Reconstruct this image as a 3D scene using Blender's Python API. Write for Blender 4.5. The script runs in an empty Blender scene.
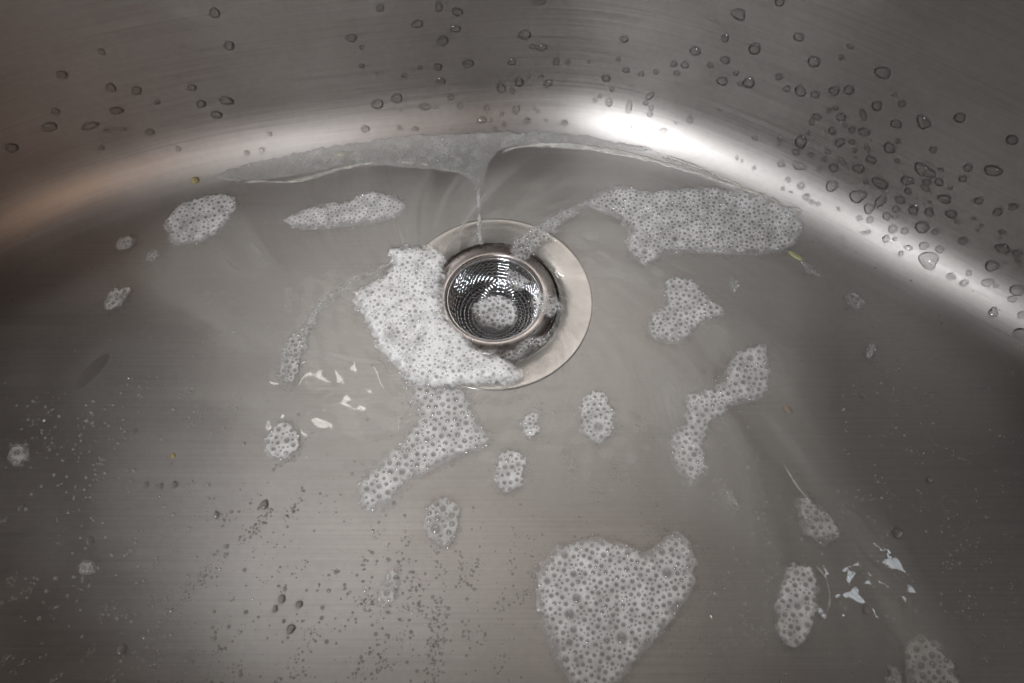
import bpy, math, random
import numpy as np
from mathutils import Vector, Matrix
from mathutils.bvhtree import BVHTree
from mathutils import noise as mnoise

random.seed(7); rng = np.random.default_rng(7)
S = bpy.context.scene
COL = S.collection
MM = 0.001

# ------------------------------------------------------------------ camera
F_PX, PITCH = 780.0, math.radians(64.6)
CAM = Vector((0.010, -0.218, 0.403))
cam_d = bpy.data.cameras.new('camera'); cam = bpy.data.objects.new('camera', cam_d); COL.objects.link(cam)
cam.location = CAM; cam.rotation_euler = (math.radians(90) - PITCH, 0, 0)
cam_d.sensor_width = 36; cam_d.lens = 36 * F_PX / 1024
cam_d.clip_start = 0.01; cam_d.clip_end = 50
cam_d.dof.use_dof = True; cam_d.dof.focus_distance = 0.455; cam_d.dof.aperture_fstop = 9
S.camera = cam

# ------------------------------------------------------------------ world, lights, exposure
W = bpy.data.worlds.new('World'); S.world = W; W.use_nodes = True
W.node_tree.nodes['Background'].inputs[0].default_value = (1.0, 0.72, 0.55, 1)
W.node_tree.nodes['Background'].inputs[1].default_value = 0.045

def area(name, loc, target, sx, sy, power, col, spread=180):
    d = bpy.data.lights.new(name, 'AREA'); d.shape = 'RECTANGLE'; d.size = sx; d.size_y = sy
    d.energy = power; d.color = col; d.spread = math.radians(spread)
    o = bpy.data.objects.new(name, d); COL.objects.link(o)
    o.location = loc
    o.rotation_euler = (Vector(target) - Vector(loc)).to_track_quat('-Z', 'Y').to_euler()
    return o
area('window_light', (-0.52, -1.30, 1.16), (-0.01, 0.035, 0), 0.34, 0.34, 0.47, (0.95, 0.97, 1.0), 18)
area('added_warm_fill', (-0.05, -1.25, 1.05), (-0.34, 0.05, 0), 0.5, 0.4, 0.038, (1.0, 0.62, 0.40), 18)  # unseen fill, added to brown the left end of the bright bend
area('skylight_left', (-0.547, 0.603, 1.74), (-0.095, -0.064, 0), 0.075, 0.12, 0.62, (1.0, 0.96, 0.91))
area('skylight_right', (0.969, 0.111, 1.74), (0.19, -0.156, 0), 0.035, 0.20, 0.34, (0.84, 0.92, 1.0))
area('ceiling_light', (0.04, 1.50, 1.75), (0, 0, 0), 1.55, 2.0, 20, (1.0, 0.945, 0.895))

S.view_settings.view_transform = 'Standard'; S.view_settings.look = 'None'
S.view_settings.exposure = 0.0; S.view_settings.gamma = 1.0
S.render.engine = 'CYCLES'
S.cycles.use_denoising = True
S.cycles.max_bounces = 12; S.cycles.transparent_max_bounces = 24
S.cycles.transmission_bounces = 10; S.cycles.glossy_bounces = 8
S.cycles.caustics_reflective = True; S.cycles.caustics_refractive = True
S.cycles.blur_glossy = 0.6; S.cycles.sample_clamp_indirect = 2.0

# ------------------------------------------------------------------ helpers
def tag(o, label=None, cat=None, group=None, kind=None):
    if label: o['label'] = label
    if cat: o['category'] = cat
    if group: o['group'] = group
    if kind: o['kind'] = kind
    return o

def mesh_obj(name, verts, faces, mat, parent=None, smooth=True, loc=None):
    me = bpy.data.meshes.new(name)
    me.from_pydata([tuple(v) for v in verts], [], [tuple(f) for f in faces])
    me.materials.append(mat)
    if smooth: me.polygons.foreach_set('use_smooth', [True] * len(me.polygons))
    me.update()
    o = bpy.data.objects.new(name, me); COL.objects.link(o)
    if parent: o.parent = parent
    if loc is not None: o.location = loc
    return o

def empty(name, loc):
    o = bpy.data.objects.new(name, None); COL.objects.link(o); o.location = loc
    o.empty_display_size = 0.01
    return o

def ray(px, py):
    a = (px - 512) / F_PX; b = -(py - 341.5) / F_PX
    return Vector((a, math.cos(PITCH) + b * math.sin(PITCH), -math.sin(PITCH) + b * math.cos(PITCH)))

def on_floor(px, py, z=0.0):           # where a thing seen in the photo stands on the sink floor
    d = ray(px, py); t = (z - CAM.z) / d.z
    return CAM + d * t

# ------------------------------------------------------------------ materials
def new_mat(name):
    m = bpy.data.materials.new(name); m.use_nodes = True
    nt = m.node_tree; b = nt.nodes['Principled BSDF']
    return m, nt, b
def N(nt, t, **kw):
    n = nt.nodes.new(t)
    for k, v in kw.items(): setattr(n, k, v)
    return n

def steel(name, base, rough, aniso, brush=(9, 800, 9), bump=0.42, smudge=0.06):
    m, nt, b = new_mat(name)
    b.inputs['Metallic'].default_value = 1
    ga = N(nt, 'ShaderNodeAttribute'); ga.attribute_name = 'grain_amount'
    gm = N(nt, 'ShaderNodeMath', operation='MULTIPLY'); gm.inputs[1].default_value = aniso; nt.links.new(ga.outputs['Fac'], gm.inputs[0]); nt.links.new(gm.outputs[0], b.inputs['Anisotropic'])
    b.inputs['Anisotropic Rotation'].default_value = 0.25   # highlights spread across the grain
    uv = N(nt, 'ShaderNodeUVMap'); uv.uv_map = 'grain'
    tg = N(nt, 'ShaderNodeAttribute'); tg.attribute_name = 'grain_dir'
    nt.links.new(tg.outputs['Vector'], b.inputs['Tangent'])
    mp = N(nt, 'ShaderNodeMapping'); mp.inputs['Scale'].default_value = brush
    nt.links.new(uv.outputs[0], mp.inputs[0])
    n1 = N(nt, 'ShaderNodeTexNoise'); n1.inputs['Scale'].default_value = 1; n1.inputs['Detail'].default_value = 4
    nt.links.new(mp.outputs[0], n1.inputs[0])
    tc = N(nt, 'ShaderNodeTexCoord')
    n2 = N(nt, 'ShaderNodeTexNoise'); n2.inputs['Scale'].default_value = 22; n2.inputs['Detail'].default_value = 6; n2.inputs['Distortion'].default_value = 0.6
    nt.links.new(tc.outputs['Object'], n2.inputs[0])
    n3 = N(nt, 'ShaderNodeTexNoise'); n3.inputs['Scale'].default_value = 260; n3.inputs['Detail'].default_value = 3
    nt.links.new(tc.outputs['Object'], n3.inputs[0])
    # roughness: base + smudges + brushing
    r1 = N(nt, 'ShaderNodeMath', operation='MULTIPLY_ADD'); r1.inputs[1].default_value = smudge * 2; r1.inputs[2].default_value = rough - smudge
    nt.links.new(n2.outputs[0], r1.inputs[0])
    r2 = N(nt, 'ShaderNodeMath', operation='MULTIPLY_ADD'); r2.inputs[1].default_value = 0.16
    nt.links.new(n1.outputs[0], r2.inputs[0]); nt.links.new(r1.outputs[0], r2.inputs[2])
    nt.links.new(r2.outputs[0], b.inputs['Roughness'])
    # colour: faint soap-scum mottling
    cr = N(nt, 'ShaderNodeMix', data_type='RGBA')
    cr.inputs[6].default_value = (*[c * 0.82 for c in base], 1); cr.inputs[7].default_value = (*[min(1, c * 1.16) for c in base], 1)
    mx = N(nt, 'ShaderNodeMath', operation='MULTIPLY_ADD'); mx.inputs[1].default_value = 0.5
    nt.links.new(n3.outputs[0], mx.inputs[0])
    h = N(nt, 'ShaderNodeMath', operation='MULTIPLY'); h.inputs[1].default_value = 0.5
    nt.links.new(n2.outputs[0], h.inputs[0]); nt.links.new(h.outputs[0], mx.inputs[2])
    br = N(nt, 'ShaderNodeMath', operation='MULTIPLY_ADD'); br.inputs[1].default_value = 0.9; br.inputs[2].default_value = -0.45
    nt.links.new(n1.outputs[0], br.inputs[0]); sm = N(nt, 'ShaderNodeMath', operation='ADD', use_clamp=True)
    nt.links.new(br.outputs[0], sm.inputs[0]); nt.links.new(mx.outputs[0], sm.inputs[1]); nt.links.new(sm.outputs[0], cr.inputs[0]); nt.links.new(cr.outputs[2], b.inputs['Base Color'])
    bp = N(nt, 'ShaderNodeBump'); bp.inputs['Strength'].default_value = bump; bp.inputs['Distance'].default_value = 0.00006
    nt.links.new(n1.outputs[0], bp.inputs['Height']); nt.links.new(bp.outputs[0], b.inputs['Normal'])
    return m

M_STEEL = steel('brushed_steel', (0.36, 0.34, 0.325), 0.345, 0.72)

def plain_metal(name, base, rough, nscale=300, bump=0.0):
    m, nt, b = new_mat(name)
    b.inputs['Metallic'].default_value = 1; b.inputs['Base Color'].default_value = (*base, 1)
    tc = N(nt, 'ShaderNodeTexCoord'); n = N(nt, 'ShaderNodeTexNoise'); n.inputs['Scale'].default_value = nscale; n.inputs['Detail'].default_value = 5
    nt.links.new(tc.outputs['Object'], n.inputs[0])
    r = N(nt, 'ShaderNodeMath', operation='MULTIPLY_ADD'); r.inputs[1].default_value = rough * 1.2; r.inputs[2].default_value = rough * 0.5
    nt.links.new(n.outputs[0], r.inputs[0]); nt.links.new(r.outputs[0], b.inputs['Roughness'])
    if bump:
        bp = N(nt, 'ShaderNodeBump'); bp.inputs['Strength'].default_value = bump; bp.inputs['Distance'].default_value = 0.0002
        nt.links.new(n.outputs[0], bp.inputs['Height']); nt.links.new(bp.outputs[0], b.inputs['Normal'])
    return m
M_FLANGE = plain_metal('polished_flange_steel', (0.37, 0.352, 0.333), 0.17, 90, 0.5)
M_RIM = plain_metal('polished_rim_steel', (0.46, 0.43, 0.415), 0.26, 200, 0.2)
M_WIRE = plain_metal('wire_steel', (0.72, 0.73, 0.75), 0.16)
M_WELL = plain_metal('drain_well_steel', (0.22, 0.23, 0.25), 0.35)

def water_mat(name, glass=0.45, bumpd=0.0, milk=0.0):
    """clear water: part refracting, part plainly see-through, mirror-like at grazing angles; soap makes it milky"""
    m, nt, b = new_mat(name); out = nt.nodes['Material Output']; nt.nodes.remove(b)
    tr = N(nt, 'ShaderNodeBsdfTransparent'); gl = N(nt, 'ShaderNodeBsdfGlossy'); gl.inputs['Roughness'].default_value = 0.02
    if glass: fr = N(nt, 'ShaderNodeFresnel'); fr.inputs[0].default_value = 1.34; fo = fr.outputs[0]
    else:      # an open sheet: reflects alike from both sides
        fr = N(nt, 'ShaderNodeLayerWeight'); fr.inputs[0].default_value = 0.5
        pw = N(nt, 'ShaderNodeMath', operation='POWER'); pw.inputs[1].default_value = 5; nt.links.new(fr.outputs['Facing'], pw.inputs[0])
        ma = N(nt, 'ShaderNodeMath', operation='MULTIPLY_ADD'); ma.inputs[1].default_value = 0.9; ma.inputs[2].default_value = 0.025
        nt.links.new(pw.outputs[0], ma.inputs[0]); fo = ma.outputs[0]
    mx = N(nt, 'ShaderNodeMixShader'); nt.links.new(fo, mx.inputs[0])
    nt.links.new(tr.outputs[0], mx.inputs[1]); nt.links.new(gl.outputs[0], mx.inputs[2])
    last = mx
    if bumpd:
        tc = N(nt, 'ShaderNodeTexCoord')
        n = N(nt, 'ShaderNodeTexNoise'); n.inputs['Scale'].default_value = 38; n.inputs['Detail'].default_value = 2; n.inputs['Distortion'].default_value = 1.2
        nt.links.new(tc.outputs['Object'], n.inputs[0])
        bp = N(nt, 'ShaderNodeBump'); bp.inputs['Strength'].default_value = 1; bp.inputs['Distance'].default_value = bumpd
        nt.links.new(n.outputs[0], bp.inputs['Height']); nt.links.new(bp.outputs[0], gl.inputs['Normal']); nt.links.new(bp.outputs[0], fr.inputs['Normal'])
    if glass:
        g = N(nt, 'ShaderNodeBsdfGlass'); g.inputs['Roughness'].default_value = 0.0; g.inputs['IOR'].default_value = 1.333
        m2 = N(nt, 'ShaderNodeMixShader'); m2.inputs[0].default_value = glass
        nt.links.new(mx.outputs[0], m2.inputs[1]); nt.links.new(g.outputs[0], m2.inputs[2]); last = m2
    if milk < 0:                       # evenly clouded by soap
        df = N(nt, 'ShaderNodeBsdfDiffuse'); df.inputs[0].default_value = (0.62, 0.60, 0.58, 1)
        m3 = N(nt, 'ShaderNodeMixShader'); m3.inputs[0].default_value = -milk
        nt.links.new(last.outputs[0], m3.inputs[1]); nt.links.new(df.outputs[0], m3.inputs[2]); last = m3
    if milk > 0:
        df = N(nt, 'ShaderNodeBsdfDiffuse'); df.inputs[0].default_value = (0.66, 0.64, 0.60, 1)
        tc = N(nt, 'ShaderNodeTexCoord'); at = N(nt, 'ShaderNodeAttribute'); at.attribute_name = 'cover'
        fl = N(nt, 'ShaderNodeAttribute'); fl.attribute_name = 'flow'
        n = N(nt, 'ShaderNodeTexNoise'); n.inputs['Scale'].default_value = 1.0; n.inputs['Detail'].default_value = 7; n.inputs['Distortion'].default_value = 0.7; n.inputs['Roughness'].default_value = 0.6
        nt.links.new(fl.outputs['Vector'], n.inputs[0])
        mp = N(nt, 'ShaderNodeMapRange'); mp.inputs[1].default_value = 0.35; mp.inputs[2].default_value = 0.72
        mp.inputs[3].default_value = milk * 0.3; mp.inputs[4].default_value = milk * 1.7
        nt.links.new(n.outputs[0], mp.inputs[0])
        mm = N(nt, 'ShaderNodeMath', operation='MULTIPLY'); nt.links.new(mp.outputs[0], mm.inputs[0]); nt.links.new(at.outputs['Fac'], mm.inputs[1])
        m3 = N(nt, 'ShaderNodeMixShader'); nt.links.new(mm.outputs[0], m3.inputs[0])
        nt.links.new(last.outputs[0], m3.inputs[1]); nt.links.new(df.outputs[0], m3.inputs[2]); last = m3
    nt.links.new(last.outputs[0], out.inputs[0])
    return m
M_DROP = water_mat('clear_water', 0.24)
M_SINGLE = water_mat('floor_drop', 0.7, 0.0, -0.08)
M_BEAD = water_mat('water_bead', 0.62, 0.0, -0.30)
M_POOL = water_mat('soapy_water', 0.0, 0.00022, 0.25)

def bubble_mat():
    m, nt, b = new_mat('soap_bubble'); nt.nodes.remove(b)
    out = nt.nodes['Material Output']
    tr = N(nt, 'ShaderNodeBsdfTransparent'); tr.inputs[0].default_value = (0.93, 0.93, 0.93, 1)
    gl = N(nt, 'ShaderNodeBsdfGlossy'); gl.inputs['Roughness'].default_value = 0.03
    gl.inputs[0].default_value = (0.9, 0.9, 0.9, 1)
    lw = N(nt, 'ShaderNodeLayerWeight'); lw.inputs[0].default_value = 0.35
    p = N(nt, 'ShaderNodeMath', operation='POWER'); p.inputs[1].default_value = 2.2
    nt.links.new(lw.outputs['Facing'], p.inputs[0])
    a = N(nt, 'ShaderNodeMath', operation='MULTIPLY_ADD'); a.inputs[1].default_value = 0.45; a.inputs[2].default_value = 0.05
    nt.links.new(p.outputs[0], a.inputs[0])
    mx = N(nt, 'ShaderNodeMixShader'); nt.links.new(a.outputs[0], mx.inputs[0])
    nt.links.new(tr.outputs[0], mx.inputs[1]); nt.links.new(gl.outputs[0], mx.inputs[2]); nt.links.new(mx.outputs[0], out.inputs[0])
    return m
M_BUB = bubble_mat()

def foam_mat(name, alpha, tint=(0.86, 0.85, 0.845), cell=1700, cellamp=0.35):
    """white micro-foam between the bubbles: fine cells, coverage from the mesh attribute 'cover'"""
    m, nt, b = new_mat(name)
    out = nt.nodes['Material Output']
    b.inputs['Base Color'].default_value = (*tint, 1); b.inputs['Roughness'].default_value = 0.22
    at = N(nt, 'ShaderNodeAttribute'); at.attribute_name = 'cover'
    tc = N(nt, 'ShaderNodeTexCoord')
    v = N(nt, 'ShaderNodeTexVoronoi'); v.inputs['Scale'].default_value = cell
    nt.links.new(tc.outputs['Object'], v.inputs['Vector'])
    bp = N(nt, 'ShaderNodeBump'); bp.invert = True; bp.inputs['Strength'].default_value = 0.55; bp.inputs['Distance'].default_value = 0.0003
    nt.links.new(v.outputs['Distance'], bp.inputs['Height']); nt.links.new(bp.outputs[0], b.inputs['Normal'])
    n = N(nt, 'ShaderNodeTexNoise'); n.inputs['Scale'].default_value = 140; n.inputs['Detail'].default_value = 4
    nt.links.new(tc.outputs['Object'], n.inputs[0])
    mr = N(nt, 'ShaderNodeMapRange'); mr.inputs[1].default_value = 0.3; mr.inputs[2].default_value = 0.7
    mr.inputs[3].default_value = 0.60; mr.inputs[4].default_value = 1.22; nt.links.new(n.outputs[0], mr.inputs[0])
    cl = N(nt, 'ShaderNodeMapRange'); cl.inputs[1].default_value = 0.0; cl.inputs[2].default_value = 0.55
    cl.inputs[3].default_value = 1 - cellamp; cl.inputs[4].default_value = 1.0; nt.links.new(v.outputs['Distance'], cl.inputs[0])
    m1 = N(nt, 'ShaderNodeMath', operation='MULTIPLY'); nt.links.new(at.outputs['Fac'], m1.inputs[0]); nt.links.new(mr.outputs[0], m1.inputs[1])
    m2 = N(nt, 'ShaderNodeMath', operation='MULTIPLY'); nt.links.new(m1.outputs[0], m2.inputs[0]); nt.links.new(cl.outputs[0], m2.inputs[1])
    m3 = N(nt, 'ShaderNodeMath', operation='MULTIPLY', use_clamp=True); m3.inputs[1].default_value = alpha; nt.links.new(m2.outputs[0], m3.inputs[0])
    tr = N(nt, 'ShaderNodeBsdfTransparent'); mx = N(nt, 'ShaderNodeMixShader')
    nt.links.new(m3.outputs[0], mx.inputs[0]); nt.links.new(tr.outputs[0], mx.inputs[1]); nt.links.new(b.outputs[0], mx.inputs[2])
    nt.links.new(mx.outputs[0], out.inputs[0])
    return m
M_FOAM = foam_mat('foam_film', 0.74)
M_FOAM_DENSE = foam_mat('dense_foam', 1.05, (0.90, 0.895, 0.89), 1500, 0.2)
M_FOAM_THIN = foam_mat('thin_foam', 0.55, (0.74, 0.735, 0.72), 1500, 0.45)
M_FOAM_SCUM = foam_mat('fine_foam', 0.48, (0.54, 0.535, 0.51), 1300, 0.45)
M_PALE_LINE = foam_mat('pale_line', 0.55, (0.86, 0.83, 0.76), 900, 0.15)

def crumb_mat(name, c):
    m, nt, b = new_mat(name); b.inputs['Roughness'].default_value = 0.35
    b.inputs['Subsurface Weight'].default_value = 0.3; b.inputs['Subsurface Radius'].default_value = (0.002, 0.0015, 0.0006)
    tc = N(nt, 'ShaderNodeTexCoord'); n = N(nt, 'ShaderNodeTexNoise'); n.inputs['Scale'].default_value = 900
    nt.links.new(tc.outputs['Object'], n.inputs[0])
    mx = N(nt, 'ShaderNodeMix', data_type='RGBA'); mx.inputs[6].default_value = (*[x * .7 for x in c], 1); mx.inputs[7].default_value = (*c, 1)
    nt.links.new(n.outputs[0], mx.inputs[0]); nt.links.new(mx.outputs[2], b.inputs['Base Color'])
    return m
M_YEL = crumb_mat('yellow_food', (0.42, 0.36, 0.18)); M_CREAM = crumb_mat('cream_food', (0.62, 0.57, 0.40)); M_LIME = crumb_mat('lime_yellow_food', (0.58, 0.56, 0.28))
M_FIBRE = crumb_mat('pale_fibre', (0.75, 0.73, 0.70))

# ------------------------------------------------------------------ the sink basin
band = [(0, 235), (205, 163), (390, 138), (590, 125), (735, 171), (880, 246), (1023, 325)]
pts = [on_floor(x, y, 0.005) for x, y in band]
pts = [(p.x, p.y) for p in pts] + [(0.358, -0.075), (0.384, -0.16), (0.372, -0.26), (0.30, -0.345), (0.15, -0.378), (0, -0.38), (-0.15, -0.378), (-0.29, -0.352),
       (-0.372, -0.27), (-0.398, -0.16), (-0.378, -0.05)]
K = np.array(sorted(pts, key=lambda p: math.atan2(p[1], p[0]))); nk = len(K)
def catmull(p0, p1, p2, p3, t):        # centripetal form keeps the curve even
    k = lambda a, b: max(np.linalg.norm(b - a), 1e-6) ** 0.5
    t0 = 0; t1 = t0 + k(p0, p1); t2 = t1 + k(p1, p2); t3 = t2 + k(p2, p3); t = t1 + (t2 - t1) * t
    a1 = (t1 - t) / (t1 - t0) * p0 + (t - t0) / (t1 - t0) * p1; a2 = (t2 - t) / (t2 - t1) * p1 + (t - t1) / (t2 - t1) * p2
    a3 = (t3 - t) / (t3 - t2) * p2 + (t - t2) / (t3 - t2) * p3
    b1 = (t2 - t) / (t2 - t0) * a1 + (t - t0) / (t2 - t0) * a2; b2 = (t3 - t) / (t3 - t1) * a2 + (t - t1) / (t3 - t1) * a3
    return (t2 - t) / (t2 - t1) * b1 + (t - t1) / (t2 - t1) * b2
Q = np.array([catmull(K[i - 1], K[i], K[(i + 1) % nk], K[(i + 2) % nk], t) for i in range(nk) for t in np.linspace(0, 1, 24, endpoint=False)])
ql = np.r_[0, np.cumsum(np.linalg.norm(np.diff(np.r_[Q, Q[:1]], axis=0), axis=1))]
NT = 480
ss = np.linspace(0, ql[-1], NT, endpoint=False); Qc = np.r_[Q, Q[:1]]
P0 = np.c_[np.interp(ss, ql, Qc[:, 0]), np.interp(ss, ql, Qc[:, 1])]
for _ in range(110):                   # even the outline out
    P0 = 0.5 * P0 + 0.25 * (np.roll(P0, 1, 0) + np.roll(P0, -1, 0))
TH = np.arctan2(P0[:, 1], P0[:, 0])
T = np.roll(P0, -1, 0) - np.roll(P0, 1, 0); T /= np.linalg.norm(T, axis=1)[:, None]
NO = np.c_[T[:, 1], -T[:, 0]]
arc = np.r_[0, np.cumsum(np.linalg.norm(np.diff(P0, axis=0), axis=1))]
FR = 0.038; WH = 0.200; HOLE = 0.0566
def undul(x, y):                       # pressed sheet is never quite flat
    return 0.00045 * mnoise.noise(Vector((x * 7, y * 7, 3.1))) + 0.00012 * mnoise.noise(Vector((x * 24, y * 24, 9.1)))
verts, ring_uv = [], []
# floor rings, from the drain hole outwards
NF = 26
for k in range(NF + 1):
    t = k / NF; t2 = t ** 0.9
    for i in range(NT):
        e = P0[i] - NO[i] * (FR * math.sin(math.radians(45)))
        a = TH[i]; h = np.array([HOLE * math.cos(a), HOLE * math.sin(a)])
        p = h * (1 - t2) + e * t2
        fade = math.sin(math.pi * min(1, t * 1.0)) ** 0.5 if 0 < t < 1 else 0
        verts.append((p[0], p[1], undul(p[0], p[1]) * fade))
        ring_uv.append((p[0], p[1]))
prof = []
for a in np.linspace(0, 86, 19)[1:]:
    prof.append((FR * math.sin(math.radians(a)) - FR * math.sin(math.radians(45)), FR * (1 - math.cos(math.radians(a)))))
d0, z0 = prof[-1]
for k in range(1, 17):
    z = z0 + (WH - 0.006 - z0) * k / 16
    prof.append((d0 + (z - z0) * math.tan(math.radians(4)), z))
d1 = prof[-1][0]
for a in (20, 45, 70, 90):
    prof.append((d1 + 0.006 * (1 - math.cos(math.radians(a))), WH - 0.006 + 0.006 * math.sin(math.radians(a))))
d2 = prof[-1][0]
wall_start = NF
s_acc, last = 0, (-FR * math.sin(math.radians(45)), 0)
prof_s = []
for d, z in prof:
    s_acc += math.hypot(d - last[0], z - last[1]); last = (d, z); prof_s.append(s_acc)
for (d, z), s in zip(prof, prof_s):
    for i in range(NT):
        wz = min(1, z / 0.03)
        p = P0[i] + NO[i] * (d + wz * 0.0007 * mnoise.noise(Vector((P0[i][0] * 11, P0[i][1] * 11, z * 3))))
        verts.append((p[0] , p[1], z)); ring_uv.append((arc[i], s))
nr = NF + 1 + len(prof)
faces, fuv = [], []
L = arc[-1] + np.linalg.norm(P0[0] - P0[-1])
for k in range(nr - 1):
    for i in range(NT):
        j = (i + 1) % NT
        a, b, c, d = k * NT + i, k * NT + j, (k + 1) * NT + j, (k + 1) * NT + i
        faces.append((a, d, c, b))
        if k < NF:
            fuv.append([ring_uv[q] for q in (a, d, c, b)])
        else:
            def w(q, col):
                x = arc[col] if not (j == 0 and col == 0) else L
                row = q // NT
                return (-x, prof_s[row - NF - 1] if row > NF else 0.0)
            fuv.append([w(a, i), w(d, i), w(c, j), w(b, j)])
basin_root = empty('sink_basin', (0, 0, 0))
tag(basin_root, 'wet brushed stainless steel sink basin with a curved back wall', 'sink')
basin = mesh_obj('bowl', verts, faces, M_STEEL, basin_root)
uvl = basin.data.uv_layers.new(name='grain')
uvl.data.foreach_set('uv', np.array(fuv, dtype=np.float32).reshape(-1))
GD = np.zeros((len(verts), 3), np.float32); GA = np.ones(len(verts), np.float32)   # brushing: straight across the floor, along the walls
phi2 = 2 * np.arctan2(T[:, 1], T[:, 0]); far = P0[:, 1] > -0.13
for k in range(nr):
    t = min(1.0, k / NF); w_ = min(1, max(0, (t - 0.40) / 0.60)); w_ = w_ * w_ * (3 - 2 * w_)
    vx, vy = (1 - w_) + w_ * np.cos(phi2), w_ * np.sin(phi2)
    ang = 0.5 * np.arctan2(vy, vx); g_ = np.c_[np.cos(ang), np.sin(ang)]
    sg = np.where(far, np.sign((g_ * -T).sum(1) + 1e-9), np.sign(g_[:, 0] + 1e-9))
    if k >= NF: g_, sg = -T, np.ones(NT)
    GD[k * NT:(k + 1) * NT, :2] = g_ * sg[:, None]; GA[k * NT:(k + 1) * NT] = np.hypot(vx, vy)
at_ = basin.data.attributes.new('grain_dir', 'FLOAT_VECTOR', 'POINT'); at_.data.foreach_set('vector', GD.ravel())
at_ = basin.data.attributes.new('grain_amount', 'FLOAT', 'POINT'); at_.data.foreach_set('value', GA)
# the flat rim round the top
rv, rf, ruv = [], [], []
for d, z in ((d2 + 0.0002, WH), (d2 + 0.028, WH), (d2 + 0.030, WH - 0.001), (d2 + 0.030, WH - 0.004)):
    for i in range(NT):
        p = P0[i] + NO[i] * d; rv.append((p[0], p[1], z)); ruv.append((p[0], p[1]))
for k in range(3):
    for i in range(NT):
        j = (i + 1) % NT; rf.append((k * NT + i, (k + 1) * NT + i, (k + 1) * NT + j, k * NT + j))
rim = mesh_obj('rim', rv, rf, M_STEEL, basin_root)
u2 = rim.data.uv_layers.new(name='grain'); u2.data.foreach_set('uv', np.array([ruv[q] for f in rf for q in f], dtype=np.float32).reshape(-1))
at_ = rim.data.attributes.new('grain_amount', 'FLOAT', 'POINT'); at_.data.foreach_set('value', np.ones(4 * NT, np.float32))
at_ = rim.data.attributes.new('grain_dir', 'FLOAT_VECTOR', 'POINT'); at_.data.foreach_set('vector', np.tile(np.c_[-T, np.zeros(NT)], (4, 1)).astype(np.float32).ravel())
BVH = BVHTree.FromPolygons([Vector(v) for v in verts], faces)
def hit(px, py):
    d = ray(px, py).normalized(); loc, nor, _, dist = BVH.ray_cast(CAM, d)
    if loc is None: return on_floor(px, py), Vector((0, 0, 1)), 0.45
    if nor.dot(d) > 0: nor = -nor
    return loc, nor, dist
def floor_z(x, y):
    loc, nor, _, _ = BVH.ray_cast(Vector((x, y, 0.15)), Vector((0, 0, -1)))
    return loc.z if loc is not None else 0.0

# ------------------------------------------------------------------ drain and basket
def lathe(profile, seg=128):
    v, f = [], []
    for r, z in profile:
        for i in range(seg):
            a = 2 * math.pi * i / seg; v.append((r * math.cos(a), r * math.sin(a), z))
    for k in range(len(profile) - 1):
        for i in range(seg):
            j = (i + 1) % seg; f.append((k * seg + i, k * seg + j, (k + 1) * seg + j, (k + 1) * seg + i))
    return v, f
def smooth_profile(p, it=2):
    for _ in range(it):
        q = [p[0]]
        for a, b in zip(p[:-1], p[1:]):
            q.append((a[0] * .75 + b[0] * .25, a[1] * .75 + b[1] * .25)); q.append((a[0] * .25 + b[0] * .75, a[1] * .25 + b[1] * .75))
        q.append(p[-1]); p = q
    return p
mmp = lambda L_: [(r * MM, z * MM) for r, z in L_]
drain = empty('sink_drain', (0, 0, 0))
tag(drain, 'round polished steel drain flange set in the sink floor, half covered by foam', 'drain')
v, f = lathe(smooth_profile(mmp([(57.2, -1.0), (57.2, 0.45), (56.9, 0.85), (55.6, 0.9), (50, -0.2), (44, -1.35), (40.8, -2.2), (38.8, -3.6), (38.2, -6.5)]), 3))
mesh_obj('flange', v, f, M_FLANGE, drain)
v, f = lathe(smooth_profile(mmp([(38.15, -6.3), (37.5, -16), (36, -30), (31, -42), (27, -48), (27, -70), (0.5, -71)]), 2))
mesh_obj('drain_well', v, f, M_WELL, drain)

BC = Vector((-0.0005, 0.0018, 0.0))
basket = empty('strainer_basket', BC)
tag(basket, 'fine wire mesh strainer basket sitting in the drain opening', 'strainer')
v, f = lathe(smooth_profile(mmp([(28.4, -3.2), (28.3, -0.6), (28.7, 0.9), (30.0, 1.1), (33.0, 0.6), (36.2, -0.9), (37.3, -2.4), (37.0, -3.6), (34.5, -3.9), (28.4, -3.2)]), 3))
mesh_obj('rim', v, f, M_RIM, basket)
v, f = lathe(smooth_profile(mmp([(28.25, -1.0), (27.4, -0.4), (26.9, -0.9), (26.9, -2.6), (27.6, -3.2), (28.3, -3.0)]), 2))
mesh_obj('inner_ring', v, f, M_WIRE, basket)
bowl_p = smooth_profile(mmp([(27.6, -2.0), (26.6, -9), (24.6, -15), (20, -20), (12, -22.6), (2.0, -23.2)]), 3)
BR = np.array(bowl_p); bs = np.r_[0, np.cumsum(np.hypot(*np.diff(BR, axis=0).T))]; bs /= bs[-1]
def bowl_at(s): return np.interp(s, bs, BR[:, 0]), np.interp(s, bs, BR[:, 1])
wv, wf = [], []
def tube(path, rad, sides=4):
    base = len(wv); n = len(path)
    for i, p in enumerate(path):
        t = (path[min(i + 1, n - 1)] - path[max(i - 1, 0)]).normalized()
        u = t.cross(Vector((0, 0, 1)));
        if u.length < 1e-6: u = Vector((1, 0, 0))
        u.normalize(); w_ = t.cross(u)
        for k in range(sides):
            a = 2 * math.pi * (k + .5) / sides; wv.append(p + u * (rad * math.cos(a)) + w_ * (rad * math.sin(a)))
    for i in range(n - 1):
        for k in range(sides):
            l = (k + 1) % sides
            wf.append((base + i * sides + k, base + i * sides + l, base + (i + 1) * sides + l, base + (i + 1) * sides + k))
NW = 46
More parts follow.
